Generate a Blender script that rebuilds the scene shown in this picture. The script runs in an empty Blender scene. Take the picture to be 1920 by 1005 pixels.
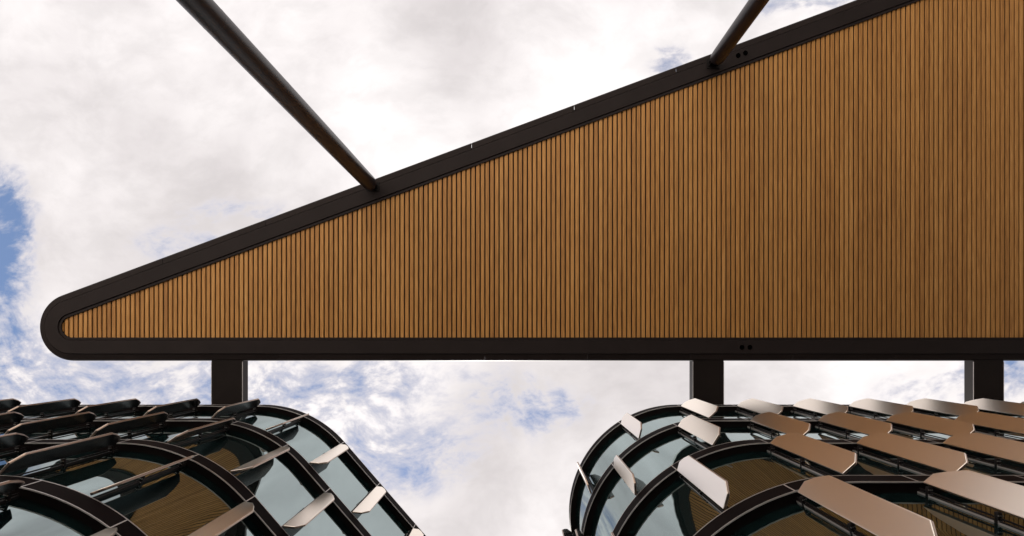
import bpy, bmesh, math, random
from mathutils import Vector, Matrix
random.seed(7)
R = math.radians
scene = bpy.context.scene
COL = scene.collection

# ------------------------------------------------------------------ camera, sky, sun, exposure
# The camera stands on the ground (eye 1.6 m) and looks straight up with a rising (shift) lens.
# World: +X = right in the picture, +Y = down in the picture, +Z = up.
EYE = 1.6
FPX, X0, Y0 = 1066.667, 969.0, 633.0            # 20 mm lens; zenith of the photograph in its pixels
cam = bpy.data.cameras.new('camera')
cam.sensor_width = 36.0
cam.lens = 20.0
cam.shift_x = -(X0 - 960.0) / 1920.0
cam.shift_y = (Y0 - 502.5) / 1920.0
cam.clip_start = 0.05
cam.clip_end = 5000
camo = bpy.data.objects.new('camera', cam)
camo.location = (0, 0, EYE)
camo.rotation_euler = (math.pi, 0, 0)
COL.objects.link(camo)
scene.camera = camo

SUN_DIR = Vector((-0.05, 0.41, 0.91)).normalized()   # towards the sun
sun = bpy.data.lights.new('sun', 'SUN')
sun.energy = 5.0
sun.angle = R(0.6)
sun.color = (1.0, 0.955, 0.90)
suno = bpy.data.objects.new('sun', sun)
suno.rotation_euler = SUN_DIR.to_track_quat('Z', 'Y').to_euler()
suno.location = SUN_DIR * 60
COL.objects.link(suno)

world = bpy.data.worlds.new('World')
scene.world = world
world.use_nodes = True


class NT:
    """small helper to wire shader nodes"""
    def __init__(self, tree):
        self.t = tree

    def n(self, typ, **kw):
        nd = self.t.nodes.new(typ)
        for k, v in kw.items():
            setattr(nd, k, v)
        return nd

    def put(self, sock, v):
        if hasattr(v, 'links'):
            self.t.links.new(v, sock)
        else:
            sock.default_value = v

    def m(self, op, a, b=None, c=None, clamp=False):
        nd = self.n('ShaderNodeMath', operation=op, use_clamp=clamp)
        for i, v in enumerate((a, b, c)):
            if v is not None:
                self.put(nd.inputs[i], v)
        return nd.outputs[0]

    def v(self, op, a, b=None):
        nd = self.n('ShaderNodeVectorMath', operation=op)
        self.put(nd.inputs[0], a)
        if b is not None:
            self.put(nd.inputs[1], b)
        return nd.outputs['Value'] if op in ('LENGTH', 'DOT_PRODUCT') else nd.outputs[0]

    def noise(self, vec, scale, detail=4.0, rough=0.5, dist=0.0):
        nd = self.n('ShaderNodeTexNoise')
        nd.inputs['Scale'].default_value = scale
        nd.inputs['Detail'].default_value = detail
        nd.inputs['Roughness'].default_value = rough
        nd.inputs['Distortion'].default_value = dist
        if vec is not None:
            self.t.links.new(vec, nd.inputs['Vector'])
        return nd.outputs['Fac']

    def smooth(self, x, lo, hi, a=0.0, b=1.0, kind='SMOOTHSTEP'):
        nd = self.n('ShaderNodeMapRange', interpolation_type=kind)
        self.put(nd.inputs[0], x)
        for i, vv in enumerate((lo, hi, a, b)):
            nd.inputs[i + 1].default_value = vv
        return nd.outputs[0]

    def mix(self, fac, a, b, blend='MIX'):
        nd = self.n('ShaderNodeMix', data_type='RGBA', blend_type=blend)
        self.put(nd.inputs[0], fac)
        self.put(nd.inputs[6], a)
        self.put(nd.inputs[7], b)
        return nd.outputs[2]


def build_sky():
    t = world.node_tree
    t.nodes.clear()
    k = NT(t)
    out = k.n('ShaderNodeOutputWorld')
    bg = k.n('ShaderNodeBackground')
    bg.inputs['Strength'].default_value = 0.10
    t.links.new(bg.outputs[0], out.inputs[0])
    sky = k.n('ShaderNodeTexSky', sky_type='NISHITA')
    sky.sun_disc = False
    sky.sun_elevation = math.asin(SUN_DIR.z)
    sky.sun_rotation = math.atan2(SUN_DIR.x, SUN_DIR.y)
    sky.dust_density = 0.1
    sky.ozone_density = 2.0
    d = k.n('ShaderNodeTexCoord').outputs['Generated']
    sp = k.n('ShaderNodeSeparateXYZ')
    t.links.new(d, sp.inputs[0])
    z = k.m('MAXIMUM', sp.outputs[2], 0.12)
    cb = k.n('ShaderNodeCombineXYZ')
    t.links.new(k.m('DIVIDE', sp.outputs[0], z), cb.inputs[0])
    t.links.new(k.m('DIVIDE', sp.outputs[1], z), cb.inputs[1])
    p = cb.outputs[0]                                   # position on the flat cloud layer
    warp = k.n('ShaderNodeTexNoise')
    warp.inputs['Scale'].default_value = 3.0
    warp.inputs['Detail'].default_value = 3.0
    t.links.new(p, warp.inputs['Vector'])
    wv = k.v('SCALE', k.v('SUBTRACT', warp.outputs['Color'], (0.5, 0.5, 0.5)))
    wv.node.inputs['Scale'].default_value = 0.16
    pw = k.v('ADD', p, wv)
    # where the layer thins out: centre, radii (on the layer), strength
    holes = [(-0.985, -0.145, 0.155, 0.165, 1.5), (-0.97, 0.0, 0.16, 0.16, 0.45),
             (-0.72, 0.10, 0.42, 0.14, 0.46), (-0.34, 0.10, 0.30, 0.16, 0.22),
             (-0.19, 0.215, 0.13, 0.06, 0.54), (-0.25, 0.075, 0.09, 0.06, 0.20),
             (0.02, 0.125, 0.13, 0.06, 0.50), (-0.10, 0.14, 0.28, 0.14, 0.14),
             (0.255, -0.49, 0.045, 0.04, 0.60), (0.52, -0.61, 0.22, 0.07, 0.50),
             (0.92, 0.06, 0.12, 0.10, 0.62), (0.76, 0.09, 0.16, 0.06, 0.36),
             (-0.52, -0.215, 0.12, 0.05, 0.36), (-0.62, -0.165, 0.10, 0.04, 0.30)]
    tot = None
    for (cx, cy, rx, ry, s) in holes:
        dv = k.v('MULTIPLY', k.v('SUBTRACT', pw, (cx, cy, 0)), (1 / rx, 1 / ry, 0))
        g = k.smooth(k.v('LENGTH', dv), 0.25, 1.25, s, 0.0)
        tot = g if tot is None else k.m('ADD', tot, g)
    turn = k.n('ShaderNodeMapping')
    turn.inputs['Rotation'].default_value = (0, 0, R(34))
    turn.inputs['Scale'].default_value = (1.0, 1.55, 1.0)
    t.links.new(pw, turn.inputs['Vector'])
    wisp = turn.outputs[0]
    fine = k.noise(wisp, 12.0, 12.0, 0.60)
    tuft = k.noise(wisp, 34.0, 8.0, 0.62)
    broad = k.noise(p, 1.1, 2.0, 0.5)
    drift = k.smooth(broad, 0.55, 0.78, 0.0, 0.25)
    amp = k.m('ADD', 0.35, k.m('MULTIPLY', k.m('MINIMUM', tot, 0.55), 3.7))
    rag = k.m('ADD', k.m('MULTIPLY', k.m('SUBTRACT', fine, 0.5), 1.0), k.m('MULTIPLY', k.m('SUBTRACT', tuft, 0.5), 0.62))
    thin = k.m('ADD', k.m('ADD', tot, drift), k.m('MULTIPLY', rag, amp))
    blue = k.smooth(thin, 0.26, 1.22)
    # body of the cloud: bright folds and soft grey hollows
    fold = k.noise(pw, 2.3, 7.0, 0.52)
    soft = k.noise(p, 1.5, 3.0, 0.5)
    body = k.m('ADD', k.m('MULTIPLY', fold, 0.62), k.m('MULTIPLY', soft, 0.38))
    cloud = k.mix(k.smooth(body, 0.36, 0.62), (3.02, 2.82, 2.82, 1), (4.62, 4.40, 4.36, 1))
    puff = k.smooth(fine, 0.34, 0.62, 0.94, 1.03)
    shade = k.v('SCALE', cloud)
    t.links.new(puff, shade.node.inputs['Scale'])
    mist = k.mix(k.smooth(thin, 0.10, 0.55), shade, (3.0, 2.90, 3.12, 1))
    skyc = k.mix(1.0, sky.outputs[0], (0.63, 0.62, 0.62, 1), 'MULTIPLY')
    t.links.new(k.mix(k.m('MULTIPLY', blue, 0.95), mist, skyc), bg.inputs['Color'])


build_sky()
scene.cycles.caustics_reflective = False
scene.cycles.caustics_refractive = False
scene.cycles.blur_glossy = 1.0
vs = scene.view_settings
vs.view_transform = 'Standard'
vs.look = 'None'
vs.exposure = 1.32
vs.gamma = 1.0
vs.use_curve_mapping = False

# ------------------------------------------------------------------ materials
MAT = {}


def mat(name, col, rough=0.5, metal=0.0, spec=0.5):
    m = bpy.data.materials.new(name)
    m.use_nodes = True
    t = m.node_tree
    b = t.nodes['Principled BSDF']
    b.inputs['Base Color'].default_value = (*col, 1)
    b.inputs['Roughness'].default_value = rough
    b.inputs['Metallic'].default_value = metal
    b.inputs['Specular IOR Level'].default_value = spec
    MAT[name] = m
    return m, NT(t), b


def objcoord(k):
    return k.n('ShaderNodeTexCoord').outputs['Object']


def bump(k, b, h, strength, dist):
    nd = k.n('ShaderNodeBump')
    nd.inputs['Strength'].default_value = strength
    nd.inputs['Distance'].default_value = dist
    k.put(nd.inputs['Height'], h)
    k.t.links.new(nd.outputs[0], b.inputs['Normal'])


def coated(name, col, rough, metal=0.0, var=0.12, spec=0.5, wave=0.0):
    """powder coated / painted metal with faint mottling, dust and per-piece tone"""
    m, k, b = mat(name, col, rough, metal, spec)
    oc = objcoord(k)
    rnd = k.n('ShaderNodeObjectInfo').outputs['Random']
    mott = k.noise(oc, 1.3, 6.0, 0.6)
    f = k.m('ADD', k.m('MULTIPLY', mott, 0.7), k.m('MULTIPLY', rnd, 0.3))
    lo = tuple(c * (1 - var) for c in col) + (1,)
    hi = tuple(min(1, c * (1 + var)) for c in col) + (1,)
    k.put(b.inputs['Base Color'], k.mix(k.smooth(f, 0.3, 0.7), lo, hi))
    k.put(b.inputs['Roughness'], k.smooth(k.noise(oc, 0.8, 1.0, 0.4), 0.3, 0.7, rough * 0.97, rough * 1.03))
    if wave:
        bump(k, b, k.noise(oc, 1.6, 2.0, 0.5), wave, 0.02)
    return m


coated('rim_paint', (0.021, 0.0155, 0.0150), 0.6, 0.0, 0.10, 0.12)
coated('edge_paint', (0.0195, 0.0142, 0.0135), 0.6, 0.0, 0.12, 0.08)
coated('band_paint', (0.0085, 0.0062, 0.0062), 0.5, 0.0, 0.15, 0.008)
coated('beam_paint', (0.016, 0.012, 0.011), 0.5, 0.0, 0.12, 0.1)
coated('column_paint', (0.020, 0.0145, 0.0155), 0.36, 0.0, 0.12, 0.3)
m, k, b = mat('bronze', (0.98, 0.89, 0.78), 0.28, 1.0)
k.put(b.inputs['Base Color'], k.mix(k.n('ShaderNodeObjectInfo').outputs['Random'], (0.95, 0.86, 0.75, 1), (0.99, 0.90, 0.80, 1)))
coated('bronze_shaded', (0.36, 0.27, 0.22), 0.36, 1.0, 0.05)  # shaded copy of the bronze: shade put into the colour
coated('fin_back_paint', (0.018, 0.017, 0.018), 0.26, 0.0, 0.1, 0.5)
coated('dark_metal', (0.012, 0.010, 0.010), 0.5, 0.0, 0.15, 0.1)
coated('pale_metal', (0.50, 0.465, 0.45), 0.42, 0.6, 0.06)  # pale metal for joints and beads, and for painted edge highlights
coated('steel', (0.35, 0.33, 0.32), 0.35, 1.0, 0.08)
coated('lens_black', (0.0015, 0.0015, 0.0015), 0.9, 0.0, 0.1, 0.0)
coated('dark_board', (0.008, 0.007, 0.007), 0.9, 0.0, 0.1)
coated('core_grey', (0.12, 0.115, 0.11), 0.85, 0.0, 0.1)  # grey for the added light-blocking core

# glazing: dark tinted panes, mirror-like at the steep angle they are seen at
m, k, b = mat('glass', (0.003, 0.009, 0.009), 0.012, 0.0, 0.5)
b.inputs['IOR'].default_value = 4.3
b.inputs['Specular Tint'].default_value = (0.80, 0.95, 0.96, 1)
oc = k.n('ShaderNodeNewGeometry').outputs['Position']
bump(k, b, k.noise(oc, 0.9, 1.5, 0.4), 0.30, 0.012)

# cedar-like boards
m, k, b = mat('timber', (0.38, 0.185, 0.062), 0.55, 0.0, 0.35)
oc = k.n('ShaderNodeNewGeometry').outputs['Position']
rnd = k.n('ShaderNodeObjectInfo').outputs['Random']
mp = k.n('ShaderNodeMapping')
mp.inputs['Scale'].default_value = (1.0, 0.06, 1.0)
off = k.n('ShaderNodeCombineXYZ')
k.put(off.inputs[1], k.m('MULTIPLY', rnd, 60.0))
k.put(off.inputs[2], k.m('MULTIPLY', rnd, 37.0))
k.put(mp.inputs['Vector'], k.v('ADD', oc, off.outputs[0]))
grain = k.noise(mp.outputs[0], 22.0, 6.0, 0.6, 0.4)
cloudy = k.noise(mp.outputs[0], 3.5, 3.0, 0.5)
tone = k.m('ADD', k.m('MULTIPLY', grain, 0.55), k.m('ADD', k.m('MULTIPLY', cloudy, 0.35), k.m('MULTIPLY', rnd, 0.11)))
ramp = k.n('ShaderNodeValToRGB')
els = ramp.color_ramp.elements
els[0].position, els[0].color = 0.36, (0.315, 0.138, 0.036, 1)
els[1].position, els[1].color = 0.70, (0.62, 0.322, 0.105, 1)
e = els.new(0.54)
e.color = (0.48, 0.228, 0.062, 1)
k.put(ramp.inputs[0], tone)
k.put(b.inputs['Base Color'], ramp.outputs[0])
bump(k, b, grain, 0.25, 0.004)

# pale brick surface for the added bounce slab
m, k, b = mat('bounce_paving', (0.42, 0.40, 0.37), 0.8, 0.0, 0.3)
oc = k.n('ShaderNodeNewGeometry').outputs['Position']
br = k.n('ShaderNodeTexBrick')
br.inputs['Color1'].default_value = (0.60, 0.565, 0.52, 1)
br.inputs['Color2'].default_value = (0.56, 0.53, 0.49, 1)
br.inputs['Mortar'].default_value = (0.20, 0.19, 0.18, 1)
br.inputs['Scale'].default_value = 1.0
br.inputs['Brick Width'].default_value = 0.9
br.inputs['Row Height'].default_value = 0.45
br.inputs['Mortar Size'].default_value = 0.008
k.put(br.inputs['Vector'], oc)
k.put(b.inputs['Base Color'], k.mix(k.smooth(k.noise(oc, 0.6, 6.0, 0.6), 0.35, 0.65, 0.0, 0.35), br.outputs[0], (0.47, 0.445, 0.41, 1)))


m, k, b = mat('asphalt', (0.06, 0.058, 0.056), 0.9, 0.0, 0.2)
oc = k.n('ShaderNodeNewGeometry').outputs['Position']
k.put(b.inputs['Base Color'], k.mix(k.noise(oc, 40.0, 6.0, 0.7), (0.045, 0.043, 0.042, 1), (0.085, 0.08, 0.077, 1)))

# ------------------------------------------------------------------ mesh helpers
def link(o, parent=None):
    COL.objects.link(o)
    if parent is not None:
        o.parent = parent
    return o


def mesh(name, verts, faces, material, smooth=False):
    me = bpy.data.meshes.new(name)
    me.from_pydata([tuple(v) for v in verts], [], faces)
    me.validate()
    bm = bmesh.new()
    bm.from_mesh(me)
    bmesh.ops.recalc_face_normals(bm, faces=bm.faces)
    if smooth:
        for f in bm.faces:
            f.smooth = True
        for ed in bm.edges:
            if len(ed.link_faces) == 2 and ed.calc_face_angle(0) > R(32):
                ed.smooth = False
    bm.to_mesh(me)
    bm.free()
    me.materials.append(MAT[material])
    return me


def obj(name, verts, faces, material, parent=None, smooth=False):
    return link(bpy.data.objects.new(name, mesh(name, verts, faces, material, smooth)), parent)


def tag(o, label, cat, group=None, kind=None):
    if label:
        o['label'] = label
    if cat:
        o['category'] = cat
    if group:
        o['group'] = group
    if kind:
        o['kind'] = kind
    return o


def empty(name, loc=(0, 0, 0)):
    o = bpy.data.objects.new(name, None)
    o.location = loc
    COL.objects.link(o)
    return o


def box(x0, x1, y0, y1, z0, z1):
    v = [(x, y, z) for z in (z0, z1) for y in (y0, y1) for x in (x0, x1)]
    f = [(0, 1, 3, 2), (4, 6, 7, 5), (0, 4, 5, 1), (2, 3, 7, 6), (0, 2, 6, 4), (1, 5, 7, 3)]
    return v, f


def add(dst, vf):
    b0 = len(dst[0])
    dst[0].extend(vf[0])
    dst[1].extend(tuple(i + b0 for i in f) for f in vf[1])
    return dst


def bevel_mesh(me, width, segs=2):
    bm = bmesh.new()
    bm.from_mesh(me)
    ed = [e_ for e_ in bm.edges if len(e_.link_faces) == 2 and e_.calc_face_angle(0) > R(20)]
    bmesh.ops.bevel(bm, geom=ed, offset=width, segments=segs, profile=0.5, affect='EDGES')
    for f in bm.faces:
        f.smooth = f.calc_area() < 0.02
    bm.to_mesh(me)
    bm.free()
    return me


def strip(inner, outer, z0, z1, closed=False):
    """solid wall between two matching polylines, from z0 to z1"""
    n = len(inner)
    v = []
    for i in range(n):
        v += [(inner[i][0], inner[i][1], z0), (outer[i][0], outer[i][1], z0),
              (outer[i][0], outer[i][1], z1), (inner[i][0], inner[i][1], z1)]
    f = []
    for i in range(n - 1):
        a, c = 4 * i, 4 * (i + 1)
        for j in range(4):
            j2 = (j + 1) % 4
            f.append((a + j, a + j2, c + j2, c + j))
    f.append((0, 1, 2, 3))
    e0 = 4 * (n - 1)
    f.append((e0 + 3, e0 + 2, e0 + 1, e0))
    return v, f


def prism(poly, z0, z1):
    n = len(poly)
    v = [(p[0], p[1], z0) for p in poly] + [(p[0], p[1], z1) for p in poly]
    f = [tuple(range(n)), tuple(range(2 * n - 1, n - 1, -1))]
    f += [(i, (i + 1) % n, n + (i + 1) % n, n + i) for i in range(n)]
    return v, f


# ------------------------------------------------------------------ ground and the added bounce slab
g = obj('ground', [(-400, -400, 0), (400, -400, 0), (400, 400, 0), (-400, 400, 0)], [(0, 1, 2, 3)], 'asphalt')  # unseen, kept dark so little light bounces up near the buildings
tag(g, None, None, kind='structure')
g = obj('bounce_slab', *box(-120, 15, -160, -6.5, 0.004, 0.12), 'bounce_paving')  # unseen pale slab added and shaped to bounce light onto the soffit
tag(g, None, None, kind='structure')

# ------------------------------------------------------------------ the two curved buildings
D = 2757.0 / FPX              # distance from the camera to the fascia line
FLOOR, FASCIA = 3.752, 0.46
NB = 6


def zb(kk):
    """underside of floor band kk (1 = roof)"""
    return EYE + 21.46 - FLOOR * (kk - 1)


RAD = 1.606 * D
SET = 0.077 * D               # glass set back behind the fascia line
DIAG = R(49.1)


class Path:
    def __init__(self, side):
        self.side = side
        self.far = 8.6 * D
        if side > 0:
            self.x1, self.turn = 2.385 * D, math.pi - DIAG
        else:
            self.x1, self.turn = -3.785 * D, DIAG
        self.L1 = self.far - abs(self.x1)
        self.L2 = RAD * self.turn
        self.L3 = 5.2 * D

    def frame(self, s):
        """point, outward normal, tangent towards the picture's right"""
        sg = self.side
        if s <= self.L1:
            p = Vector((sg * self.far - sg * s, D))
            th = 0.0
        else:
            th = min((s - self.L1) / RAD, self.turn)
            c = Vector((self.x1, D + RAD))
            p = c + RAD * Vector((-sg * math.sin(th), -math.cos(th)))
        tv = Vector((-sg * math.cos(th), math.sin(th)))
        n = Vector((-sg * math.sin(th), -math.cos(th)))
        if s > self.L1 + self.L2:
            p = p + tv * (s - self.L1 - self.L2)
        return p, n, (-sg) * tv

    def pt(self, s, off=0.0):
        p, n, _ = self.frame(s)
        return p - n * off

    def line(self, s0, s1, off):
        ss = [s0]
        a, b2 = self.L1, self.L1 + self.L2
        step = RAD * R(3.0)
        nn = int(round(self.L2 / step))
        for i in range(nn + 1):
            q = a + (b2 - a) * i / nn
            if s0 + 1e-4 < q < s1 - 1e-4:
                ss.append(q)
        ss.append(s1)
        return [self.pt(q, off) for q in ss]

    def ticks(self, odd):
        sg = self.side
        out = []
        mod, na, mod2 = (0.8135 * D, 4, 0.8135 * D) if sg > 0 else (0.866 * D, 2, 0.81 * D)
        h = 0.0 if odd else 0.5
        kk = 0
        while True:
            q = self.L1 - (kk + h) * mod
            if q < 0.05:
                break
            out.append(q)
            kk += 1
        out.reverse()
        ang = self.turn / na
        for i in range(1, na + 1):
            th = ang * (i - h)
            out.append(self.L1 + RAD * th)
        kk = 1
        while True:
            q = self.L1 + self.L2 + (kk - h) * mod2
            if q > self.L1 + self.L2 + self.L3 - 0.05:
                break
            out.append(q)
            kk += 1
        return out


# shared meshes for the repeated facade pieces -------------------------------------------------
FW, FT = 0.507, 0.054
hexa = [(0.0, -0.11), (0.46 * FW, -0.14), (0.74 * FW, -0.375), (FW, -0.69), (FW, -3.03), (0.62 * FW, -3.25), (0.0, -3.22)]


def plate(pts, y0, y1):
    n = len(pts)
    v = [(x, y0, z) for x, z in pts] + [(x, y1, z) for x, z in pts]
    f = [tuple(range(n)), tuple(range(2 * n - 1, n - 1, -1))] + [(i, (i + 1) % n, n + (i + 1) % n, n + i) for i in range(n)]
    return v, f


fin_me = bevel_mesh(mesh('fin_blade', *plate(hexa, -FT / 2, FT / 2), 'bronze'), 0.013, 3)
fin_me.materials.append(MAT['bronze_shaded'])
for pl in fin_me.polygons:
    if pl.normal.y > -0.55:
        pl.material_index = 1  # all but the front face takes the shade-darkened bronze
cxm = 0.5 * FW
bhex = [(cxm + (x - cxm) * 0.95, -1.66 + (z + 1.66) * 0.992) for x, z in hexa]
back_me = mesh('back_plate', *plate(bhex, FT / 2 - 0.01, FT / 2 + 0.004), 'fin_back_paint')
me_rail = mesh('support_rail', *box(-0.009, 0.009, -0.014, 0.014, -3.28, -0.01), 'dark_metal')
mm = ([], [])
add(mm, box(-0.028, 0.028, -0.045, 0.03, -3.289, -0.002))
me_mull = bevel_mesh(mesh('mullion', *mm, 'dark_metal'), 0.006, 1)
me_gasket = mesh('glazing_bead', *box(-0.036, -0.029, -0.03, 0.004, -3.288, -0.004), 'pale_metal')
brk = ([], [])
add(brk, box(-0.042, 0.042, -0.09, 0.085, -0.036, 0.036))
me_brk = bevel_mesh(mesh('bracket', *brk, 'dark_metal'), 0.008, 1)
bolts = ([], [])
for bx in (-0.03, 0.0, 0.03):
    for bz in (-0.02, 0.02):
        n8 = 6
        ring = [(bx + 0.011 * math.cos(2 * math.pi * i / n8), bz + 0.011 * math.sin(2 * math.pi * i / n8)) for i in range(n8)]
        v = [(x, 0.083, z) for x, z in ring] + [(x, 0.098, z) for x, z in ring]
        f = [tuple(range(n8)), tuple(range(2 * n8 - 1, n8 - 1, -1))] + [(i, (i + 1) % n8, n8 + (i + 1) % n8, n8 + i) for i in range(n8)]
        add(bolts, (v, f))
bolt_under = ([], [])
for bx in (-0.03, 0.0, 0.03):
    for by in (-0.04, 0.04):
        ring = [(bx + 0.011 * math.cos(2 * math.pi * i / 6), by + 0.011 * math.sin(2 * math.pi * i / 6)) for i in range(6)]
        v = [(x, y_, -0.050) for x, y_ in ring] + [(x, y_, -0.034) for x, y_ in ring]
        f = [tuple(range(6)), tuple(range(11, 5, -1))] + [(i, (i + 1) % 6, 6 + (i + 1) % 6, 6 + i) for i in range(6)]
        add(bolt_under, (v, f))
add(bolts, bolt_under)
me_bolts = mesh('bolt_set', *bolts, 'steel')
me_joint = mesh('joint_cover', *box(-0.011, 0.011, -0.004, 0.004, 0.0, FASCIA), 'pale_metal')


def rot_to(xdir, loc):
    """matrix with local x along xdir (horizontal), z up"""
    x = Vector((xdir.x, xdir.y, 0)).normalized()
    y = Vector((0, 0, 1)).cross(x)
    mtx = Matrix((x, y, Vector((0, 0, 1)))).transposed().to_4x4()
    mtx.translation = loc
    return mtx


def inst(name, me, mtx, parent):
    o = bpy.data.objects.new(name, me)
    COL.objects.link(o)
    o.parent = parent
    o.matrix_world = mtx
    return o


def building(side, label):
    P = Path(side)
    root = empty('curved_building')
    tag(root, label, 'building', 'curved office buildings under the canopy')
    end = P.L1 + P.L2 + P.L3

    def plan(off):
        pts = P.line(0.0, end, off)
        yb = pts[-1].y + (3.0 if side > 0 else 0.5)
        return pts + [Vector((pts[-1].x, yb)), Vector((pts[0].x, yb))]
    # bands
    for kk in range(1, NB + 1):
        z0 = zb(kk)
        sl = obj('floor_band', *prism(plan(0.022), z0 + 0.012, z0 + FASCIA - 0.006), 'band_paint', root)
        odd = kk % 2 == 1
        tk = [0.0] + P.ticks(odd) + [end]
        for a, c in zip(tk[:-1], tk[1:]):
            g2 = 0.006
            obj('fascia_panel', *strip(P.line(a + g2, c - g2, 0.026), P.line(a + g2, c - g2, 0.0), z0, z0 + FASCIA), 'band_paint', sl, True)
        for q in tk[1:-1]:
            p, n, tr = P.frame(q)
            inst('joint_cover', me_joint, rot_to(tr, Vector((p.x, p.y, z0)) + Vector((n.x, n.y, 0)) * 0.001), sl)
        for zz, hh in ((z0 - 0.010, 0.019), (z0 + FASCIA - 0.010, 0.019)):
            obj('edge_highlight', *strip(P.line(0.0, end, 0.020), P.line(0.0, end, -0.006), zz, zz + hh), 'pale_metal', sl, True)  # pale strips paint in the sky glint on the bevelled fascia edges
    # unseen core added behind the glass to block light
    obj('light_block', *prism(plan(SET + 0.09), 0.0, zb(1) - 0.01), 'core_grey', root)
    # rows between the bands
    for row in range(1, NB + 1):
        ztop = zb(row)
        zbot = zb(row + 1) + FASCIA if row < NB else 0.0
        odd = row % 2 == 1
        tk = P.ticks(odd)
        cuts = [0.0] + tk + [end]
        for a, c in zip(cuts[:-1], cuts[1:]):
            g2 = 0.007
            obj('window_pane', *strip(P.line(a + g2, c - g2, SET + 0.03), P.line(a + g2, c - g2, SET), zbot - 0.004, ztop + 0.010), 'glass', root, True)
        if row == NB:
            continue
        lim = 951.0 / (FPX * D / (ztop - EYE)) + 0.9
        for q in tk:
            p, n, tr = P.frame(q)
            n3 = Vector((n.x, n.y, 0))
            p3 = Vector((p.x, p.y, ztop))
            gl = p3 - n3 * SET
            mul = inst('mullion', me_mull, rot_to(tr, gl), root)
            inst('glazing_bead', me_gasket, rot_to(tr, gl), mul)
            th_deg = math.degrees((q - P.L1) / RAD)
            if row > 4 or abs(p.x) / D > lim or q > P.L1 + P.L2 + (3.4 * D if side < 0 else 0.1):
                continue
            pd = (tr + n).normalized()
            pd3 = Vector((pd.x, pd.y, 0))
            fn = inst('sun_fin', fin_me, rot_to(pd3, p3), root)
            inst('back_plate', back_me, rot_to(pd3, p3), fn)
            rail_p = p3 - n3 * (0.045 * D)
            inst('support_rail', me_rail, rot_to(tr, rail_p), fn)
            for dz in (0.24, 1.68):
                br_ = inst('bracket', me_brk, rot_to(tr, rail_p - Vector((0, 0, dz))), fn)
                inst('bolt_set', me_bolts, rot_to(tr, rail_p - Vector((0, 0, dz))), fn)['kind'] = 'stuff'
    return root


bR = building(1, 'curved glass building on the right with bright bronze fins facing the canopy')
bL = building(-1, 'curved glass building on the left with dark fins seen from behind')

# ------------------------------------------------------------------ canopy
HC = 22.0                                     # height of the rim underside above the camera
S = HC / FPX                                  # metres per photo pixel at that height
ZC = EYE + HC
SL = 0.372
XR = 2600.0


def cx(px):
    return (px - X0) * S


def cy(py):
    return (py - Y0) * S


def outline(d, xr=XR):
    """canopy outline offset inwards by d photo-pixels, open polyline: bottom right -> nose -> top right"""
    a = math.atan(SL)
    r = 64.0 - d
    ccx, ccy = 133.0, 613.0
    pts = [(xr, ccy + r)]
    th0, th1 = math.pi / 2, math.pi / 2 + (math.pi - a)        # angles in picture space (y down)
    for i in range(41):
        th = th0 + (th1 - th0) * i / 40
        pts.append((ccx + r * math.cos(th), ccy + r * math.sin(th)))
    lx, ly = pts[-1]
    pts.append((xr, ly - (xr - lx) * SL))
    return [(cx(x), cy(y)) for x, y in pts]


def outline_dense(d, n=400):
    return outline(d)


canopy = empty('canopy')
tag(canopy, 'long pointed canopy with slatted timber soffit and rounded dark metal rim', 'canopy')


def sweep(name, prof, material, segs=None):
    """prof: closed list of (inset in photo pixels, height above rim underside)"""
    lines = [outline(d) for d, _ in prof]
    n, mlen = len(lines[0]), len(prof)
    v, f = [], []
    for i in range(n):
        for j in range(mlen):
            v.append((lines[j][i][0], lines[j][i][1], ZC + prof[j][1]))
    for i in range(n - 1):
        for j in range(mlen):
            j2 = (j + 1) % mlen
            f.append((i * mlen + j, i * mlen + j2, (i + 1) * mlen + j2, (i + 1) * mlen + j))
    f.append(tuple(range(mlen)))
    f.append(tuple((n - 1) * mlen + j for j in reversed(range(mlen))))
    return obj(name, v, f, material, canopy, True)


# main flat rim, inner trim, roof
sweep('rim', [(13.6, 0.03), (14.4, 0.0), (38.6, 0.0), (39.2, 0.03), (39.2, 0.34), (13.6, 0.34)], 'rim_paint')
sweep('inner_trim', [(40.0, 0.035), (44.3, 0.035), (44.3, 0.16), (40.0, 0.16)], 'rim_paint')
sweep('gutter_back', [(8.0, 0.20), (40.5, 0.20), (40.5, 0.36), (8.0, 0.36)], 'dark_board')
rf = outline(7.0)
obj('roof', *prism(rf, ZC + 0.365, ZC + 0.50), 'rim_paint', canopy)
bk = outline(30)
obj('soffit_backing', *prism(bk, ZC + 0.20, ZC + 0.26), 'dark_board', canopy)

# outer edge strip: folded panels butting with open joints
prof = [(0.0, 0.26), (0.6, 0.13), (3.0, 0.07), (12.9, 0.03), (12.9, 0.06), (3.2, 0.11), (1.3, 0.26)]
joints_top = [x for x in range(303, 2600, 193)]
joints_top = [110.0 + 193.0 * i + 0.0 for i in range(0)] + [303.0, 497.0, 690.0, 884.0, 1077.0, 1268.5, 1460.0, 1652.0, 1845.0, 2038.0, 2231.0]


def edge_line(d, x0, x1, top):
    r = 64.0 - d
    a = math.atan(SL)
    if top:
        lx, ly = 133.0 - r * math.sin(a), 613.0 - r * math.cos(a)
        return [(cx(x), cy(ly - (x - lx) * SL)) for x in (x0, x1)]
    return [(cx(x), cy(613.0 + r)) for x in (x0, x1)]


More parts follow.
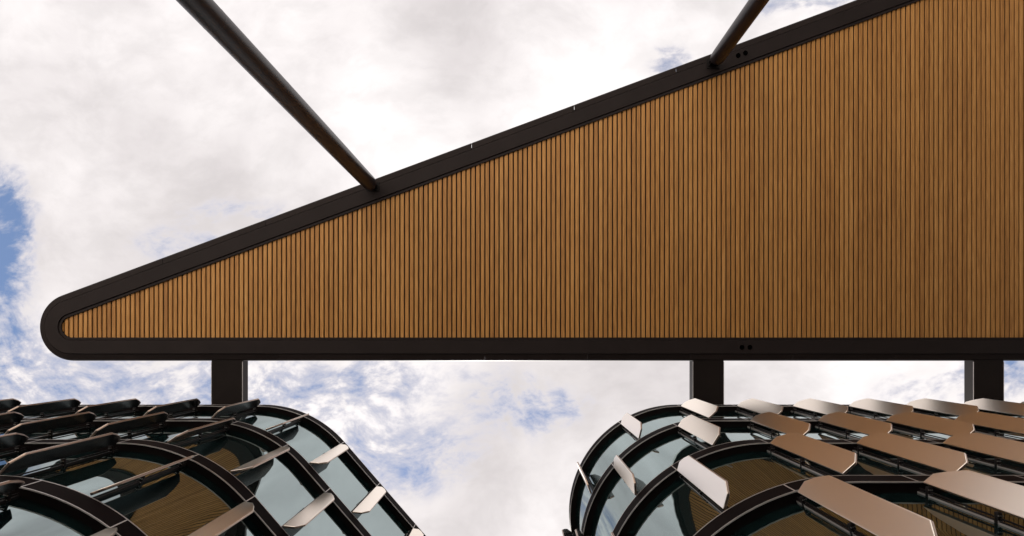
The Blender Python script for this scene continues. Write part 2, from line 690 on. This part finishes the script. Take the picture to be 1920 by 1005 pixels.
def edge_panel(kind, a, c):
    if kind == 'nose':
        ang = math.atan(SL)
        th0, th1 = math.pi / 2, math.pi / 2 + (math.pi - ang)
        lines = []
        for d, _ in prof:
            r = 64.0 - d
            L = [(cx(a), cy(613.0 + r))]
            for i in range(41):
                th = th0 + (th1 - th0) * i / 40
                L.append((cx(133 + r * math.cos(th)), cy(613 + r * math.sin(th))))
            L += edge_line(d, c - 0.001, c, True)[1:]
            lines.append(L)
    else:
        lines = [edge_line(d, a, c, kind == 'top') for d, _ in prof]
    n, ml = len(lines[0]), len(prof)
    v, f = [], []
    for i in range(n):
        for j in range(ml):
            v.append((lines[j][i][0], lines[j][i][1], ZC + prof[j][1]))
    for i in range(n - 1):
        for j in range(ml):
            j2 = (j + 1) % ml
            f.append((i * ml + j, i * ml + j2, (i + 1) * ml + j2, (i + 1) * ml + j))
    f.append(tuple(range(ml)))
    f.append(tuple((n - 1) * ml + j for j in reversed(range(ml))))
    obj('edge_panel', v, f, 'edge_paint', canopy, True)


GAP = 0.4
xs = joints_top + [XR]
edge_panel('nose', 330.0, xs[0] - GAP)
for a, c in zip(xs[:-1], xs[1:]):
    edge_panel('top', a + GAP, c - GAP)
xb = [330.0 + 193.0 * i for i in range(12)] + [XR]
for a, c in zip(xb[:-1], xb[1:]):
    edge_panel('bottom', a + 0.12, c - 0.12)

# timber slats, one board each
PITCH = 8.903
a_ = math.atan(SL)
r_in = 64.0 - 42.0
x = 112.2
while x < XR - 12:
    lo, hi = x - PITCH / 2 + 1.15, x + PITCH / 2 - 1.15
    lx, ly = 133.0 - r_in * math.sin(a_), 613.0 - r_in * math.cos(a_)

    def topy(px):
        if px < lx:
            return 613.0 - math.sqrt(max(r_in ** 2 - (px - 133.0) ** 2, 0.0))
        return ly - (px - lx) * SL

    def boty(px):
        if px < 133.0:
            return 613.0 + math.sqrt(max(r_in ** 2 - (px - 133.0) ** 2, 0.0))
        return 613.0 + r_in
    jz = random.uniform(-0.004, 0.004)
    z0, z1 = ZC + 0.085 + jz, ZC + 0.125 + jz
    lo_ = max(lo, 111.3)
    ce = 0.5
    v = []
    for px, zz in ((lo_, z0 + 0.012), (lo_ + ce, z0), (hi - ce, z0), (hi, z0 + 0.012), (hi, z1), (lo_, z1)):
        v += [(cx(px), cy(topy(px)), zz), (cx(px), cy(boty(px)), zz)]
    f = [(2 * i, 2 * i + 1, (2 * i + 3) % 12, (2 * i + 2) % 12) for i in range(6)]
    f += [tuple(range(0, 12, 2)), tuple(range(11, 0, -2))]
    obj('timber_slat', v, f, 'timber', canopy)
    x += PITCH

# ------------------------------------------------------------------ roof beams between canopy and buildings
ZBEAM = ZC + 0.10
SB = (ZBEAM - EYE) / FPX


def beam(x0, x1, label):
    root = empty('roof_beam', ((0.5 * (x0 + x1) - X0) * SB, 2.0, ZBEAM))
    tag(root, label, 'beam', 'box beams tying the canopy to the buildings')
    w = 0.5 * (x1 - x0) * SB
    y0, y1 = cy(664.0) - 2.0, 4.2 - 2.0
    def part(name, vf, mt, bev=0.0):
        me = mesh(name, *vf, mt)
        if bev:
            bevel_mesh(me, bev, 2)
        o = bpy.data.objects.new(name, me)
        COL.objects.link(o)
        o.parent = root
        return o
    part('beam_box', box(-w, w, y0, y1, 0.0, 0.47), 'beam_paint', 0.012)
    for sx in (-1, 1):
        part('edge_highlight', box(sx * w - 0.010, sx * w + 0.010, y0 + 0.3, y1 - 0.01, -0.004, 0.012), 'pale_metal')  # painted highlight along the lower beam edges
    return root


beam(396.5, 454.5, 'dark box beam between the canopy nose and the left building')
beam(1299.5, 1357.0, 'dark box beam reaching the rounded corner of the right building')
beam(1825.5, 1882.0, 'dark box beam nearest the right edge of the picture')

# ------------------------------------------------------------------ columns carrying the canopy edge
def column(px, py, label):
    root = empty('canopy_column', (cx(px), cy(py), 0))
    tag(root, label, 'column', 'round columns under the canopy edge')
    def lathe(name, prof_, mt, n=40):
        v, f = [], []
        for r, z in prof_:
            for i in range(n):
                v.append((r * math.cos(2 * math.pi * i / n), r * math.sin(2 * math.pi * i / n), z))
        for j in range(len(prof_) - 1):
            for i in range(n):
                f.append((j * n + i, j * n + (i + 1) % n, (j + 1) * n + (i + 1) % n, (j + 1) * n + i))
        f.append(tuple(range(n)))
        f.append(tuple((len(prof_) - 1) * n + i for i in reversed(range(n))))
        return obj(name, v, f, mt, root, True)
    zt = ZC - 0.42
    lathe('shaft', [(0.19, 0.03), (0.222, 9.0), (0.254, 15.0), (0.270, 19.5), (0.275, zt - 0.35), (0.272, zt - 0.1), (0.25, zt), (0.12, zt + 0.05)], 'column_paint')
    lathe('base_plate', [(0.42, 0.0), (0.42, 0.026), (0.40, 0.03)], 'dark_metal')
    lathe('pin', [(0.05, zt + 0.03), (0.05, ZC + 0.004)], 'steel', 20)
    for sy in (-0.075, 0.075):
        obj('gusset_plate', *box(-0.17, 0.17, sy - 0.015, sy + 0.015, zt + 0.02, ZC + 0.004), 'dark_metal', root)
    obj('cap_plate', *box(-0.25, 0.25, -0.18, 0.18, ZC - 0.022, ZC + 0.003), 'dark_metal', root)
    for zz, rr in ((9.0, 0.222), (12.0, 0.238), (15.0, 0.254)):
        lathe('weld_ring', [(rr, zz), (rr + 0.003, zz + 0.02), (rr, zz + 0.04)], 'column_paint')


column(699.0, 350.0, 'long round dark column rising to the canopy nose at upper left')
column(1337.0, 120.0, 'short visible round dark column at upper right beside two downlights')


# ------------------------------------------------------------------ downlights in the rim
def downlight(px, py, label):
    root = empty('downlight', (cx(px), cy(py), ZC))
    tag(root, label, 'downlight', 'downlights in the canopy rim')
    n = 24
    def ring(prof_, name, mt):
        v, f = [], []
        for r, z in prof_:
            for i in range(n):
                v.append((r * math.cos(2 * math.pi * i / n), r * math.sin(2 * math.pi * i / n), z))
        mlen = len(prof_)
        for j in range(mlen):
            j2 = (j + 1) % mlen
            for i in range(n):
                f.append((j * n + i, j * n + (i + 1) % n, j2 * n + (i + 1) % n, j2 * n + i))
        obj(name, v, f, mt, root, True)
    ring([(0.088, 0.002), (0.088, -0.022), (0.078, -0.032), (0.066, -0.022), (0.060, 0.0)], 'bezel', 'lens_black')
    v = [(0.062 * math.cos(2 * math.pi * i / n), 0.062 * math.sin(2 * math.pi * i / n), z) for z in (-0.012, -0.004) for i in range(n)]
    f = [tuple(range(n)), tuple(range(2 * n - 1, n - 1, -1))] + [(i, (i + 1) % n, n + (i + 1) % n, n + i) for i in range(n)]
    obj('lens', v, f, 'lens_black', root)


downlight(1384.0, 104.0, 'left one of the two downlights beside the upper right column')
downlight(1397.5, 99.5, 'right one of the two downlights beside the upper right column')
downlight(1391.0, 651.0, 'left one of the two downlights in the lower canopy rim')
downlight(1406.0, 651.0, 'right one of the two downlights in the lower canopy rim')
